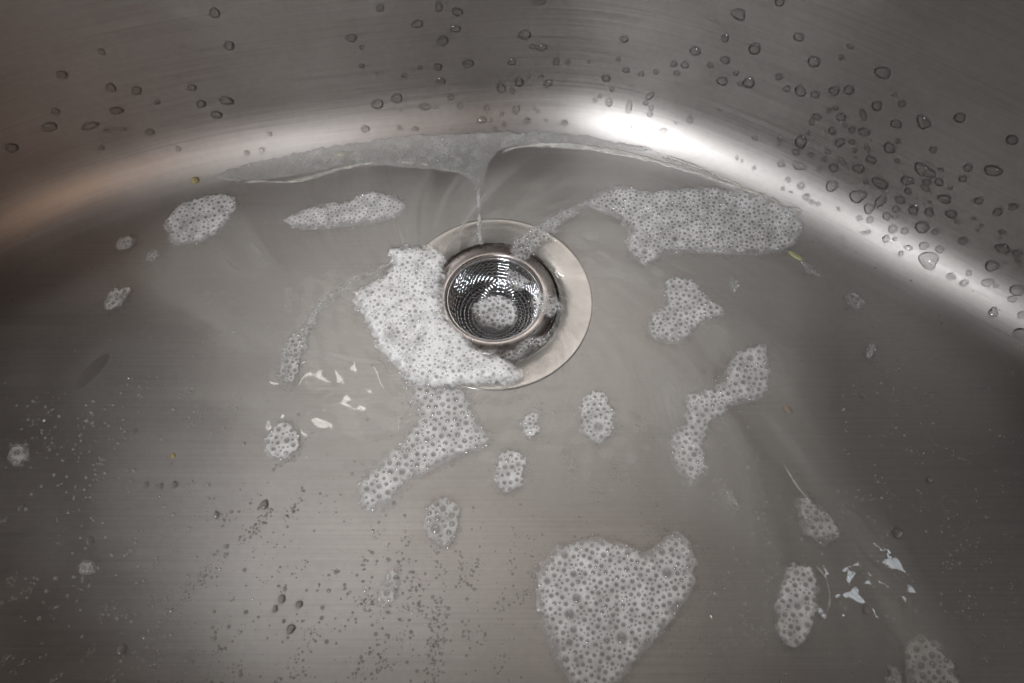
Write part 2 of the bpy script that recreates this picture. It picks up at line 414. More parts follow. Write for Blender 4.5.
for sgn in (1, -1):
    for w_i in range(NW):
        path = []
        for k in range(27):
            s = k / 26 * 0.90; r, z = bowl_at(s)
            a = 2 * math.pi * w_i / NW + sgn * s * 1.7
            wob = 0.00028 * math.sin(k * math.pi * 1.0 + (0 if sgn > 0 else math.pi) + w_i * math.pi)
            path.append(Vector((r * math.cos(a), r * math.sin(a), z + wob)))
        tube(path, 0.00033)
for s in np.linspace(0.03, 0.95, 15):
    r, z = bowl_at(s)
    tube([Vector((r * math.cos(a), r * math.sin(a), z + 0.0003 * math.sin(40 * a))) for a in np.linspace(0, 2 * math.pi, 90)], 0.00030)
tag(mesh_obj('wire_mesh', wv, wf, M_WIRE, basket), kind='stuff')
v, f = lathe(smooth_profile(mmp([(0.2, -20.8), (1.6, -20.8), (2.2, -22.2), (5.0, -22.9), (6.2, -23.4)]), 2), 32)
mesh_obj('centre_rivet', v, f, M_RIM, basket)

# ------------------------------------------------------------------ soapy water lying on the floor
def chaikin(p, it=2):
    p = np.array(p, float)
    for _ in range(it):
        q = np.roll(p, -1, 0); p = np.stack([p * .75 + q * .25, p * .25 + q * .75], 1).reshape(-1, 2)
    return p
def sdf(poly, X, Y):                  # positive inside
    d = np.full(X.shape, 1e9); ins = np.zeros(X.shape, bool)
    n = len(poly)
    for i in range(n):
        ax, ay = poly[i]; bx, by = poly[(i + 1) % n]
        ex, ey = bx - ax, by - ay; wx, wy = X - ax, Y - ay
        t = np.clip((wx * ex + wy * ey) / (ex * ex + ey * ey + 1e-18), 0, 1)
        d = np.minimum(d, (wx - ex * t) ** 2 + (wy - ey * t) ** 2)
        c = ((ay > Y) != (by > Y))
        xi = ax + (Y - ay) * ex / (ey if abs(ey) > 1e-12 else 1e-12)
        ins ^= c & (X < xi)
    d = np.sqrt(d); return np.where(ins, d, -d)
def vnoise(X, Y, s, seed=0.0):
    """smooth value noise on arrays"""
    x, y = X * s + seed * 17.3, Y * s + seed * 5.7
    xi, yi = np.floor(x), np.floor(y); fx, fy = x - xi, y - yi
    fx, fy = fx * fx * (3 - 2 * fx), fy * fy * (3 - 2 * fy)
    def h(a, b):
        q = np.sin(a * 127.1 + b * 311.7 + seed * 3.3) * 43758.5453; return q - np.floor(q)
    return ((h(xi, yi) * (1 - fx) + h(xi + 1, yi) * fx) * (1 - fy) + (h(xi, yi + 1) * (1 - fx) + h(xi + 1, yi + 1) * fx) * fy) * 2 - 1
def px_poly(pp, z=0.0):
    return [tuple((hit(x, y)[0] if z == 0.0 else on_floor(x, y, z)).xy) for x, y in pp]
def grid_mesh(name, X, Y, Z, keep, mat, parent=None, cover=None):
    """cells of a regular grid whose four corners are kept"""
    ny, nx = X.shape
    idx = -np.ones(X.shape, int)
    q = keep[:-1, :-1] & keep[1:, :-1] & keep[:-1, 1:] & keep[1:, 1:]
    use = np.zeros(X.shape, bool)
    use[:-1, :-1] |= q; use[1:, :-1] |= q; use[:-1, 1:] |= q; use[1:, 1:] |= q
    idx[use] = np.arange(use.sum())
    co = np.stack([X[use], Y[use], Z[use]], 1).astype(np.float32)
    fa = np.stack([idx[:-1, :-1][q], idx[:-1, 1:][q], idx[1:, 1:][q], idx[1:, :-1][q]], 1).astype(np.int32)
    me = bpy.data.meshes.new(name)
    me.vertices.add(len(co)); me.vertices.foreach_set('co', co.ravel())
    me.loops.add(fa.size); me.loops.foreach_set('vertex_index', fa.ravel())
    me.polygons.add(len(fa)); me.polygons.foreach_set('loop_start', np.arange(0, fa.size, 4, dtype=np.int32))
    me.polygons.foreach_set('loop_total', np.full(len(fa), 4, np.int32))
    me.polygons.foreach_set('use_smooth', np.ones(len(fa), bool))
    if cover is not None:
        at = me.attributes.new('cover', 'FLOAT', 'POINT'); at.data.foreach_set('value', cover[use].astype(np.float32))
    me.materials.append(mat); me.update(calc_edges=True); me.validate()
    o = bpy.data.objects.new(name, me); COL.objects.link(o)
    if parent: o.parent = parent
    return o

pool_px = [(200, 180), (260, 165), (340, 150), (440, 143), (530, 141), (610, 150), (690, 175), (750, 200), (800, 228), (838, 262), (842, 330), (838, 400), (858, 470), (900, 520), (925, 570), (960, 610), (985, 660), (960, 705), (880, 720),
           (800, 690), (720, 700), (700, 640), (715, 560), (640, 520), (560, 535), (500, 520), (440, 500), (400, 540), (330, 525), (270, 480), (220, 470), (190, 400), (165, 350), (130, 320), (120, 270), (135, 220)]
PW = chaikin(px_poly(pool_px), 3)
# local ridges and bumps in the water that catch the window: (px, py, length mm, width mm, angle deg, height mm)
ridges = [(382, 371, 20, 2.6, -58, 1.0), (408, 418, 14, 2.2, 78, 0.8), (300, 378, 12, 2.4, 60, 0.9), (322, 398, 15, 5, 10, 0.9), (325, 414, 12, 4, -20, 0.8), (392, 462, 18, 2.2, 55, 0.6),
          (860, 523, 24, 2.4, -48, 0.9), (862, 556, 16, 2.4, -55, 0.9), (876, 570, 16, 2.8, -50, 0.9), (884, 600, 14, 4, -30, 0.9), (890, 640, 18, 2.6, -68, 0.9), (826, 595, 34, 2.2, 100, 0.6),
          (512, 398, 14, 3, 10, 0.5), (470, 415, 12, 2.6, -50, 0.5), (305, 420, 8, 3, 30, .6), (740, 430, 26, 4, -60, 0.4), (770, 470, 30, 4, -55, 0.4)]
def water_h(X, Y):
    d = sdf(PW, X, Y) + 0.002 * vnoise(X, Y, 90, 1) + 0.001 * vnoise(X, Y, 260, 2)
    e = np.clip(d / 0.022, 0, 1); prof_ = np.sqrt(np.clip(1 - (1 - e) ** 2, 0, 1))
    z = 0.0009 * prof_ + e * (0.00016 * vnoise(X, Y, 60, 3) + 0.00010 * vnoise(X + .3 * Y, Y, 150, 4))
    rd = np.hypot(X, Y)
    z += e * 0.00007 * np.sin(rd * 520 + 2 * vnoise(X, Y, 25, 6)) * np.exp(-((rd - 0.085) / 0.035) ** 2)
    for px, py, ln, wd, ang, h in ridges:
        c = on_floor(px, py); a = math.radians(ang)
        u = (X - c.x) * math.cos(a) + (Y - c.y) * math.sin(a); v_ = -(X - c.x) * math.sin(a) + (Y - c.y) * math.cos(a)
        v_ = v_ + 0.0012 * np.sin(u * 260 + px)
        z += e * h * 0.0011 * np.exp(-(u / (ln * .0005)) ** 2 - (v_ / (wd * .0006)) ** 2)
    return d, z
h_ = 0.0008
xs = np.arange(PW[:, 0].min() - .004, PW[:, 0].max() + .004, h_); ys = np.arange(PW[:, 1].min() - .004, PW[:, 1].max() + .004, h_)
GX, GY = np.meshgrid(xs, ys)
D, Z = water_h(GX, GY)
RDX = np.hypot(GX - BC.x, GY - BC.y)
Z = Z - 0.0028 * np.clip((0.052 - np.hypot(GX, GY)) / 0.014, 0, 1) ** 1.5 + 0.0009
keep = (D > 0) & (RDX > 0.0378)
edge = np.clip(D / 0.004, 0, 1)
FLZ = np.array([[floor_z(a_, b_) for a_ in xs[::12]] for b_ in ys[::12]])
gi = np.clip(np.arange(len(ys)) / 12, 0, FLZ.shape[0] - 1.001); gj = np.clip(np.arange(len(xs)) / 12, 0, FLZ.shape[1] - 1.001)
i0, j0 = gi.astype(int)[:, None], gj.astype(int)[None]; fi, fj = gi[:, None] - i0, gj[None] - j0
FLZ = (FLZ[i0, j0] * (1 - fj) + FLZ[i0, j0 + 1] * fj) * (1 - fi) + (FLZ[i0 + 1, j0] * (1 - fj) + FLZ[i0 + 1, j0 + 1] * fj) * fi
Z = np.where(np.hypot(GX, GY) > 0.058, Z * edge + (1 - edge) * 0.0001 + np.clip(FLZ, -0.001, 0.02), Z)
water = grid_mesh('water', GX, GY, Z, keep, M_POOL, None, np.clip(D / 0.03, 0, 1) ** 1.3)
wc = np.zeros(len(water.data.vertices) * 3, np.float32); water.data.vertices.foreach_get('co', wc); wc = wc.reshape(-1, 3)
lr = np.log(np.hypot(wc[:, 0], wc[:, 1]) / 0.05); fa = np.arctan2(wc[:, 1], wc[:, 0]) + 0.75 * lr     # the film is drawn out in a spiral towards the drain
fl_ = np.stack([np.cos(fa) * 4.2, np.sin(fa) * 4.2, lr * 1.3], 1).astype(np.float32)
water.data.attributes.new('flow', 'FLOAT_VECTOR', 'POINT').data.foreach_set('vector', fl_.ravel())
tag(water, kind='structure')

# ------------------------------------------------------------------ foam
def dome(seg=12, rings=4, hgt=0.75, lip=0.0):
    v, f = [], []
    for k in range(rings):
        a = math.pi / 2 * k / rings
        for i in range(seg):
            b = 2 * math.pi * i / seg; v.append((math.cos(a) * math.cos(b), math.cos(a) * math.sin(b), math.sin(a) * hgt))
    v.append((0, 0, hgt))
    for k in range(rings - 1):
        for i in range(seg):
            j = (i + 1) % seg; f.append((k * seg + i, k * seg + j, (k + 1) * seg + j, (k + 1) * seg + i))
    for i in range(seg): f.append(((rings - 1) * seg + i, (rings - 1) * seg + (i + 1) % seg, rings * seg))
    return np.array(v), f
def domes_mesh(name, items, mat, parent, seg=10, rings=3, hgt=0.75, normals=None, smooth=True):
    """items: rows x,y,z,r - all joined into one mesh"""
    dv, df = dome(seg, rings, hgt); n = len(dv)
    tri = [f for f in df]
    V = np.concatenate([dv[None] * it[3] + np.array(it[:3])[None, None] for it in items], 1)[0] if len(items) else np.zeros((0, 3))
    FF = []
    for k in range(len(items)):
        o = k * n
        FF.extend([tuple(q + o for q in f) for f in tri])
    return mesh_obj(name, V.tolist(), FF, mat, parent)
bigv, bigf = dome(20, 7, 0.80)
BIG = bpy.data.meshes.new('bubble'); BIG.from_pydata([tuple(v) for v in bigv], [], bigf); BIG.materials.append(M_BUB)
BIG.polygons.foreach_set('use_smooth', [True] * len(BIG.polygons))

def pack(poly, rlist_fn, n_dart, gap, seeds=(), stray=0.0):
    x0, y0 = poly.min(0) - stray; x1, y1 = poly.max(0) + stray
    C = np.c_[rng.uniform(x0, x1, n_dart), rng.uniform(y0, y1, n_dart)]
    sd = sdf(poly, C[:, 0], C[:, 1])
    rads = np.sort(rlist_fn(n_dart))[::-1]
    px, py, pr = [s[0] for s in seeds], [s[1] for s in seeds], [s[2] for s in seeds]
    A = np.zeros((n_dart + len(seeds), 3)); n = len(seeds)
    if n: A[:n] = np.array(seeds)
    for (cx, cy), s, r in zip(C, sd, rads):
        if s < r * 0.6 and (stray <= 0 or s < -stray or rng.random() > 0.16 * (1 + s / stray)): continue
        if n:
            d = np.hypot(A[:n, 0] - cx, A[:n, 1] - cy)
            if (d < (A[:n, 2] + r) * gap).any(): continue
        A[n] = (cx, cy, r); n += 1
    return A[:n]

def foam(name, label, pp, mat=None, rmin=0.5, rmax=1.5, power=3.0, darts=None, gap=1.03, height=1.0, seeds=(), z=None, group='patches of soap foam left on the sink floor',
         step=0.00032, edge_soft=0.0026, edge_w=0.0024, bubbles=True, cat='foam', hole=0.44, rag=1.3, stray=0.0028, lumps=1.0, zplane=0.0):
    mat = mat or M_FOAM
    poly = chaikin(px_poly(pp, zplane), 2)
    c = poly.mean(0)
    x0, y0 = poly.min(0) - .003; x1, y1 = poly.max(0) + .003
    X, Y = np.meshgrid(np.arange(x0, x1, step), np.arange(y0, y1, step))
    sd = sdf(poly, X, Y) + rag * (0.0011 * vnoise(X, Y, 230, 5) + 0.0006 * vnoise(X, Y, 700, 6))
    area_ = (sd > 0).sum() * step * step
    if darts is None: darts = int(min(14000, 60 + area_ / ((rmin * MM * 2.0) ** 2) * 5))
    sdl = [(on_floor(x, y, zplane).x, on_floor(x, y, zplane).y, r * MM) for x, y, r in seeds]
    B = pack(poly, lambda n: (rmin + (rmax - rmin) * rng.random(n) ** power) * MM, darts, gap, sdl, stray) if bubbles else np.zeros((0, 3))
    if z is None:
        zb = max(0.0012, floor_z(*c) + 0.0012)
    else: zb = z
    e = np.clip(sd / edge_w, 0, 1)
    Z = zb - 0.0011 + (0.0011 + height * MM) * np.sqrt(np.clip(1 - (1 - e) ** 2, 0, 1)) + lumps * e * height * MM * (0.30 * vnoise(X, Y, 120, 7) + 0.12 * vnoise(X, Y, 420, 8))
    if z is None:                       # follow the basin where it curves up
        na_, nb_ = max(2, int((x1 - x0) / 0.0014)), max(2, int((y1 - y0) / 0.0014))
        cz = np.array([[floor_z(a, b) for a in np.linspace(x0, x1, na_)] for b in np.linspace(y0, y1, nb_)])
        gx = (X - x0) / (x1 - x0) * (na_ - 1); gy = (Y - y0) / (y1 - y0) * (nb_ - 1)
        ix = np.clip(gx.astype(int), 0, na_ - 2); iy = np.clip(gy.astype(int), 0, nb_ - 2); fx = gx - ix; fy = gy - iy
        zz = (cz[iy, ix] * (1 - fx) + cz[iy, ix + 1] * fx) * (1 - fy) + (cz[iy + 1, ix] * (1 - fx) + cz[iy + 1, ix + 1] * fx) * fy
        Z = Z + np.clip(zz, -0.001, 0.03) + 0.0004 - (zb - 0.0012)
    es = max(edge_soft, min(0.0055, 0.11 * math.sqrt(area_))) if bubbles and edge_soft > 0.0020 else edge_soft
    cover = np.clip(sd / es + 0.18 * vnoise(X, Y, 500, 11) * (sd < es), 0, 1) ** 0.75
    for bx, by, br in B:
        m = br * 1.25
        i0, i1 = int(max(0, (by - m - y0) / step)), int((by + m - y0) / step) + 2
        j0, j1 = int(max(0, (bx - m - x0) / step)), int((bx + m - x0) / step) + 2
        d = np.hypot(X[i0:i1, j0:j1] - bx, Y[i0:i1, j0:j1] - by) / br
        k = np.clip((d - 0.45) / 0.50, 0, 1); k = hole + (1 - hole) * k * k * (3 - 2 * k)
        cover[i0:i1, j0:j1] = np.minimum(cover[i0:i1, j0:j1], k * np.clip(cover[i0:i1, j0:j1] * 1.4, 0, 1))
        Z[i0:i1, j0:j1] -= (1 - k) * min(br * 0.35, 0.5 * height * MM)
    root = empty(name, (c[0], c[1], zb))
    tag(root, label, cat, group)
    off = Vector((c[0], c[1], zb))
    o = grid_mesh('foam_film', X - off.x, Y - off.y, Z - off.z, sd > 0, mat, root, cover)
    if len(B):
        small = []
        for bx, by, br in B:
            i = min(max(int((by - y0) / step), 0), X.shape[0] - 1); j = min(max(int((bx - x0) / step), 0), X.shape[1] - 1)
            bz = Z[i, j] - off.z - br * 0.10
            if br > 2.1 * MM:
                b = bpy.data.objects.new('bubble', BIG); COL.objects.link(b); b.parent = root
                b.location = (bx - off.x, by - off.y, bz); b.scale = (br, br, br * 0.9)
            else: small.append((bx - off.x, by - off.y, bz, br * 0.97))
        if small: tag(domes_mesh('small_bubbles', small, M_BUB, root), kind='stuff')
    return root

foam('foam_patch', 'thick white foam mound piled against the left side of the drain', [(350, 292), (366, 286), (394, 268), (385, 258), (391, 248), (420, 246), (446, 250), (450, 262), (443, 285), (447, 312), (462, 335), (488, 353), (514, 362), (529, 376), (520, 386), (490, 387), (462, 389), (430, 391), (410, 384), (392, 368), (374, 347), (366, 325), (353, 306)],
     mat=M_FOAM_DENSE, rmin=0.30, rmax=1.5, power=6.5, height=3.2, lumps=0.5, edge_w=0.010, edge_soft=0.004, hole=0.55, z=0.0022, seeds=[(402, 253, 1.7), (411, 251, 1.6), (425, 253, 1.7), (433, 291, 1.5), (434, 301, 1.5), (446, 323, 1.6), (458, 332, 1.6)], darts=9000)
foam('foam_patch', 'long tongue of bubbly foam trailing down and left below the drain', [(398, 372), (430, 388), (470, 387), (473, 410), (481, 425), (497, 438), (490, 450), (465, 456), (435, 470), (412, 482), (396, 500), (381, 513), (362, 513), (356, 495), (362, 475), (385, 455), (405, 440), (419, 415), (408, 394)],
     rmin=0.6, rmax=1.9, power=2.2, seeds=[(403, 473, 2.4), (445, 459, 2.2), (391, 473, 2.2), (458, 436, 2.1), (443, 406, 2.0), (374, 509, 2.2), (427, 441, 2.0)])
foam('foam_patch', 'widest sheet of fine foam, spread right of the drain under the back wall', [(579, 206), (598, 191), (622, 186), (650, 194), (700, 185), (748, 192), (790, 206), (804, 222), (800, 248), (782, 257), (740, 258), (700, 255), (664, 256), (655, 266), (641, 270), (627, 257), (621, 243), (632, 233), (611, 219), (590, 211)],
     rmin=0.42, rmax=1.35, power=3.2, height=1.3, seeds=[(634, 252, 2.3), (644, 254, 2.4), (674, 241, 2.2), (624, 202, 1.9), (658, 217, 1.5), (691, 224, 1.6), (713, 205, 1.6)])
foam('foam_patch', 'heart shaped foam patch at the bottom of the sink with big bubbles', [(531, 582), (540, 560), (561, 543), (600, 537), (626, 540), (642, 554), (652, 545), (666, 534), (684, 530), (697, 553), (695, 592), (680, 614), (655, 642), (635, 668), (615, 695), (572, 695), (550, 652), (536, 615)],
     rmin=0.62, rmax=1.55, power=2.6, seeds=[(564, 556, 2.5), (573, 575, 2.2), (547, 582, 2.2), (576, 599, 2.9), (569, 615, 3.1), (573, 630, 2.2), (661, 553, 2.4), (666, 574, 3.4), (621, 639, 3.6), (606, 641, 2.2), (626, 570, 2.0), (603, 556, 1.9), (565, 660, 2.4), (678, 604, 2.5), (646, 642, 2.2), (627, 554, 2.0), (674, 589, 1.9), (569, 643, 2.0)])
foam('foam_patch', 'crooked foam patch right of the heart shaped one, reaching up to the right', [(680, 400), (690, 388), (714, 389), (724, 370), (735, 351), (755, 342), (772, 346), (768, 362), (775, 385), (765, 400), (740, 405), (720, 418), (707, 434), (705, 455), (711, 470), (696, 491), (680, 479), (668, 460), (664, 435), (680, 425), (683, 412)],
     rmin=0.55, rmax=1.7, power=2.2, seeds=[(749, 360, 2.6), (742, 384, 1.9), (693, 456, 1.8), (690, 470, 1.8)])
foam('foam_patch', 'small notched foam patch just right of the drain flange', [(643, 326), (650, 313), (668, 306), (660, 290), (668, 277), (690, 278), (700, 292), (726, 309), (722, 319), (700, 325), (690, 340), (670, 347), (650, 339)], rmin=0.5, rmax=1.5, power=2.2)
foam('foam_patch', 'oval foam patch with one big glinting bubble below the drain flange', [(575, 411), (585, 394), (600, 389), (612, 400), (617, 421), (610, 440), (595, 446), (580, 436)], rmin=0.55, rmax=1.5, power=2.2, seeds=[(598, 428, 3.3)])
foam('foam_patch', 'little round foam dot between the foam mound and the oval foam patch', [(515, 426), (524, 413), (539, 414), (543, 429), (535, 440), (522, 439)], rmin=0.5, rmax=1.3, power=2)
foam('foam_patch', 'upright rounded foam blob just right of the foam tongue tip', [(493, 470), (497, 453), (515, 446), (527, 455), (528, 475), (520, 491), (505, 496), (495, 487)], rmin=0.6, rmax=1.7, power=1.8)
foam('foam_patch', 'small three cornered foam patch on its own below the foam tongue', [(422, 526), (432, 501), (445, 495), (460, 505), (464, 525), (450, 549), (432, 546)], mat=M_FOAM_THIN, rmin=0.8, rmax=2.0, power=1.6, seeds=[(436, 530, 3.0)])
foam('foam_patch', 'pale oval foam patch in the far upper left of the sink floor', [(165, 219), (185, 203), (215, 195), (239, 198), (241, 212), (225, 232), (205, 245), (180, 250), (168, 240)], rmin=0.45, rmax=1.3, power=5, gap=1.35, height=1.4)
foam('foam_patch', 'long low foam patch left of the drain under the back wall', [(281, 219), (310, 208), (345, 203), (375, 191), (400, 196), (411, 210), (395, 222), (350, 228), (310, 232), (287, 229)], rmin=0.40, rmax=1.0, power=5, gap=1.35, height=1.2)
foam('foam_patch', 'small foam patch left of the foam tongue, at its middle height', [(262, 447), (271, 429), (289, 420), (303, 432), (303, 450), (290, 462), (270, 462)], rmin=0.6, rmax=1.8, power=1.8, seeds=[(288, 442, 2.0)])
foam('foam_patch', 'narrow upright foam streak left of the bright water glints', [(275, 372), (284, 342), (300, 325), (314, 322), (311, 345), (301, 365), (300, 384), (286, 390), (276, 382)], mat=M_FOAM_THIN, rmin=0.55, rmax=1.5, power=1.8)
foam('foam_streak', 'thin curved foam trail leading from the foam mound out to the left', [(300, 330), (312, 308), (335, 288), (365, 272), (396, 261), (396, 266), (368, 279), (342, 295), (322, 314), (313, 334)], mat=M_FOAM_THIN, rmin=0.4, rmax=0.9, power=2, height=0.5)
foam('foam_patch', 'tall oval foam patch right of the heart shaped patch, inside a water ring', [(772, 620), (777, 580), (794, 560), (812, 567), (818, 590), (815, 625), (800, 650), (782, 649)], rmin=0.6, rmax=1.7, power=1.9, seeds=[(796, 607, 2.2), (783, 642, 2.2)])
foam('foam_patch', 'thin foam smear above the tall oval patch at lower right', [(790, 492), (812, 498), (838, 525), (836, 543), (815, 546), (799, 531)], mat=M_FOAM_THIN, rmin=0.6, rmax=1.6, power=1.8, seeds=[(820, 541, 2.2)])
foam('foam_patch', 'foam patch cut by the bottom edge of the picture at lower right', [(899, 641), (925, 631), (950, 655), (965, 700), (905, 700), (905, 665)], mat=M_FOAM_THIN, rmin=0.7, rmax=2.0, power=1.8)
foam('foam_patch', 'small foam tuft at the very bottom right beside a larger cut off patch', [(884, 670), (898, 662), (905, 700), (880, 700)], mat=M_FOAM_THIN, rmin=0.6, rmax=1.6, power=1.8)
foam('foam_patch', 'lone foam fleck on the dark left part of the floor below two smaller ones', [(102, 301), (117, 288), (134, 287), (126, 305), (113, 313), (103, 309)], mat=M_FOAM_THIN, rmin=0.7, rmax=1.6, power=1.8)
foam('foam_patch', 'tiny foam fleck just below the pale upper left patch', [(145, 256), (154, 248), (167, 250), (160, 262), (148, 265)], mat=M_FOAM_THIN, rmin=0.6, rmax=1.4, power=1.8)
foam('foam_patch', 'dim foam fleck furthest left below the curved corner', [(115, 246), (127, 236), (141, 237), (135, 250), (120, 254)], mat=M_FOAM_THIN, rmin=0.6, rmax=1.4, power=1.8)
foam('foam_patch', 'ragged dark tinted foam fleck at the left edge of the picture', [(5, 452), (17, 441), (35, 447), (31, 465), (13, 469)], mat=M_FOAM_THIN, rmin=0.8, rmax=2.0, power=1.8)
foam('foam_patch', 'reddish tinted tiny foam fleck low on the left side', [(78, 570), (85, 560), (97, 560), (99, 572), (88, 577)], mat=M_FOAM_THIN, rmin=0.8, rmax=1.6, power=1.8)
foam('foam_patch', 'small pale foam fleck right of the widest foam sheet by the yellow scrap', [(799, 262), (812, 267), (822, 276), (808, 279)], mat=M_FOAM_THIN, rmin=0.5, rmax=1.1, power=1.8)
foam('foam_patch', 'bubble cluster alone on the right part of the sink floor', [(840, 296), (852, 291), (864, 300), (861, 311), (848, 309)], mat=M_FOAM_THIN, rmin=0.7, rmax=1.6, power=1.5)
foam('foam_patch', 'dim bubble cluster lower than the other lone one on the right floor', [(860, 352), (868, 343), (878, 348), (876, 358), (865, 361)], mat=M_FOAM_THIN, rmin=0.8, rmax=1.8, power=1.5)
foam('foam_patch', 'upright string of bubbles left of the heart shaped foam patch', [(376, 602), (383, 578), (396, 563), (402, 590), (389, 611)], mat=M_FOAM_THIN, rmin=0.8, rmax=2.0, power=1.5, seeds=[(380, 603, 2.4), (366, 589, 2.2)])
foam('foam_patch', 'short slanting foam wisp below the crooked foam patch', [(722, 500), (727, 487), (741, 504), (736, 513)], mat=M_FOAM_THIN, rmin=0.5, rmax=1.1, power=1.8, height=.5)
foam('foam_patch', 'faint foam speckle under the notched patch right of the drain', [(726, 284), (737, 280), (742, 290), (731, 296)], mat=M_FOAM_THIN, rmin=0.4, rmax=1.0, power=1.8, height=.5)
foam('foam_streak', 'foam stream running over the flange into the drain from upper right', [(506, 252), (518, 237), (540, 224), (556, 212), (580, 204), (590, 206), (570, 222), (550, 240), (538, 254), (524, 264), (512, 262)], mat=M_FOAM_THIN, rmin=0.45, rmax=1.1, power=2, z=0.0026, seeds=[(521, 249, 2.3)], height=0.8)
foam('foam_streak', 'foam spilling over the drain rim on its right side', [(532, 296), (545, 292), (562, 300), (568, 310), (558, 318), (540, 322), (530, 310)], mat=M_FOAM_THIN, rmin=0.5, rmax=1.4, power=2, z=0.0032, height=0.8)
foam('foam_patch', 'scattered bubbles on the flange below the drain rim', [(492, 358), (515, 347), (540, 334), (552, 330), (548, 342), (530, 352), (512, 364), (498, 368)], mat=M_FOAM_THIN, rmin=0.4, rmax=1.1, power=2, z=0.0015, height=0.5, hole=0.05)
foam('foam_patch', 'foam lying in the bottom of the strainer basket', [(470, 318), (474, 302), (488, 294), (508, 297), (520, 308), (518, 322), (505, 332), (485, 333)], mat=M_FOAM, rmin=0.5, rmax=1.7, power=2, z=-0.0185, zplane=-0.0185, height=1.5)
foam('foam_patch', 'wisp of foam clinging inside the basket at its upper right', [(505, 268), (518, 262), (530, 270), (528, 288), (515, 292), (505, 282)], mat=M_FOAM_THIN, rmin=0.5, rmax=1.2, power=2, z=-0.010, zplane=-0.010, height=1.0)
foam('foam_scum', 'grey film of very fine foam along the foot of the back wall', [(206, 179), (230, 170), (270, 159), (340, 144), (440, 134), (530, 131), (580, 134), (640, 146), (652, 153), (600, 149), (540, 145), (505, 150), (492, 158), (487, 172), (483, 192), (476, 192), (470, 178), (445, 172), (400, 168), (340, 167), (290, 178), (250, 184)],
     mat=M_FOAM_SCUM, rmin=0.33, rmax=0.75, power=3.5, height=0.30, darts=2500, edge_soft=0.0014, rag=0.7, group='films of very fine foam by the back wall')
foam('foam_scum', 'narrow broken grey foam line at the foot of the wall on the right', [(660, 155), (676, 160), (700, 168), (722, 178), (720, 182), (696, 174), (672, 166), (660, 160)], mat=M_FOAM_SCUM, rmin=0.33, rmax=0.6, power=2.5, height=0.3, edge_soft=0.0005, rag=0.8, group='films of very fine foam by the back wall')
foam('foam_streak', 'thin string of foam hanging from the back film down to the drain rim', [(475, 190), (484, 188), (482, 205), (482, 225), (484, 246), (478, 246), (477, 225), (476, 205)], mat=M_FOAM, rmin=0.35, rmax=0.8, power=2, height=0.5, rag=0.5)

def line_poly(pp, w):
    pp = [Vector(p) for p in pp]; L_, R_ = [], []
    for i, p in enumerate(pp):
        t = (pp[min(i + 1, len(pp) - 1)] - pp[max(i - 1, 0)]).normalized(); n_ = Vector((-t.y, t.x)); q = w * (0.35 + 0.65 * math.sin(math.pi * (i + .3) / (len(pp) - .4)))
        L_.append(tuple(p + n_ * q)); R_.append(tuple(p - n_ * q))
    return L_ + R_[::-1]
for pp, w_, lab in (([(498, 156), (512, 149), (535, 146), (570, 147), (610, 152), (650, 161), (690, 172), (730, 186), (770, 200), (805, 214)], 3.0, 'long cream line curving from the drip down to the right along the wall foot'),
                    ([(236, 184), (262, 182), (290, 184), (315, 178), (340, 170), (370, 164), (400, 163), (440, 168)], 2.2, 'pale line under the left half of the grey foam film'),
                    ([(640, 148), (665, 157), (690, 166), (715, 176), (745, 190), (775, 203)], 1.8, 'short upper cream line hugging the bright bend on the right'),
                    ([(318, 305), (330, 292), (350, 281), (372, 271), (395, 264)], 1.6, 'faint pale soap line curving into the foam mound from the left'),
                    ([(782, 462), (790, 478), (800, 492), (812, 505)], 1.8, 'short soap line running into the thin foam smear at lower right'),
                    ([(815, 566), (824, 576), (829, 592), (828, 608), (820, 624), (816, 632)], 1.5, 'thin arc of soap round the right side of the tall oval foam patch')):
    foam('pale_line', lab, line_poly(pp, w_), mat=M_PALE_LINE, height=0.35, bubbles=False, edge_soft=0.0009, edge_w=0.001, rag=0.5, step=0.0003, group='pale soap lines on the wet floor', cat='soap film')  # thin pale strips along the wall foot and around the foam

# ------------------------------------------------------------------ water droplets
def drop_mesh(seed, seg=20, rings=6, hgt=0.50, irr=0.08):
    r_ = random.Random(seed); ph = [r_.uniform(0, 6.28) for _ in range(4)]
    v, f = [], []
    def out(b): return 1 + irr * (math.sin(b + ph[0]) * .6 + math.sin(2 * b + ph[1]) * .8 + math.sin(3 * b + ph[2]) * .5)
    zc = [(0.98, -0.12), (1.0, 0.0)]
    for k in range(1, rings):
        q_ = 1 - (k / rings) ** 1.15; zc.append((1.0 * math.cos(math.pi / 2 * (1 - q_)) ** 0.95, hgt * (1 - math.cos(math.pi / 2 * (1 - q_)) ** 2.1) ** 0.82))
    for rr_, z in zc:
        for i in range(seg):
            b = 2 * math.pi * i / seg; o = out(b) if rr_ > .3 else 1 + (out(b) - 1) * .6
            v.append((rr_ * o * math.cos(b), rr_ * o * math.sin(b), z))
    v.append((0, 0, hgt)); n = len(zc)
    for k in range(n - 1):
        for i in range(seg):
            j = (i + 1) % seg; f.append((k * seg + i, k * seg + j, (k + 1) * seg + j, (k + 1) * seg + i))
    for i in range(seg): f.append(((n - 1) * seg + i, (n - 1) * seg + (i + 1) % seg, n * seg))
    v.append((0, 0, -0.12))
    for i in range(seg): f.append(((i + 1) % seg, i, n * seg + 1))
    me = bpy.data.meshes.new('water_droplet'); me.from_pydata(v, [], f); me.materials.append(M_DROP)
    me.polygons.foreach_set('use_smooth', [True] * len(me.polygons)); return me
DROPS = [drop_mesh(i, irr=0.05 + 0.02 * (i % 4)) for i in range(8)]
ODD = [drop_mesh(20 + i, irr=0.20) for i in range(4)]

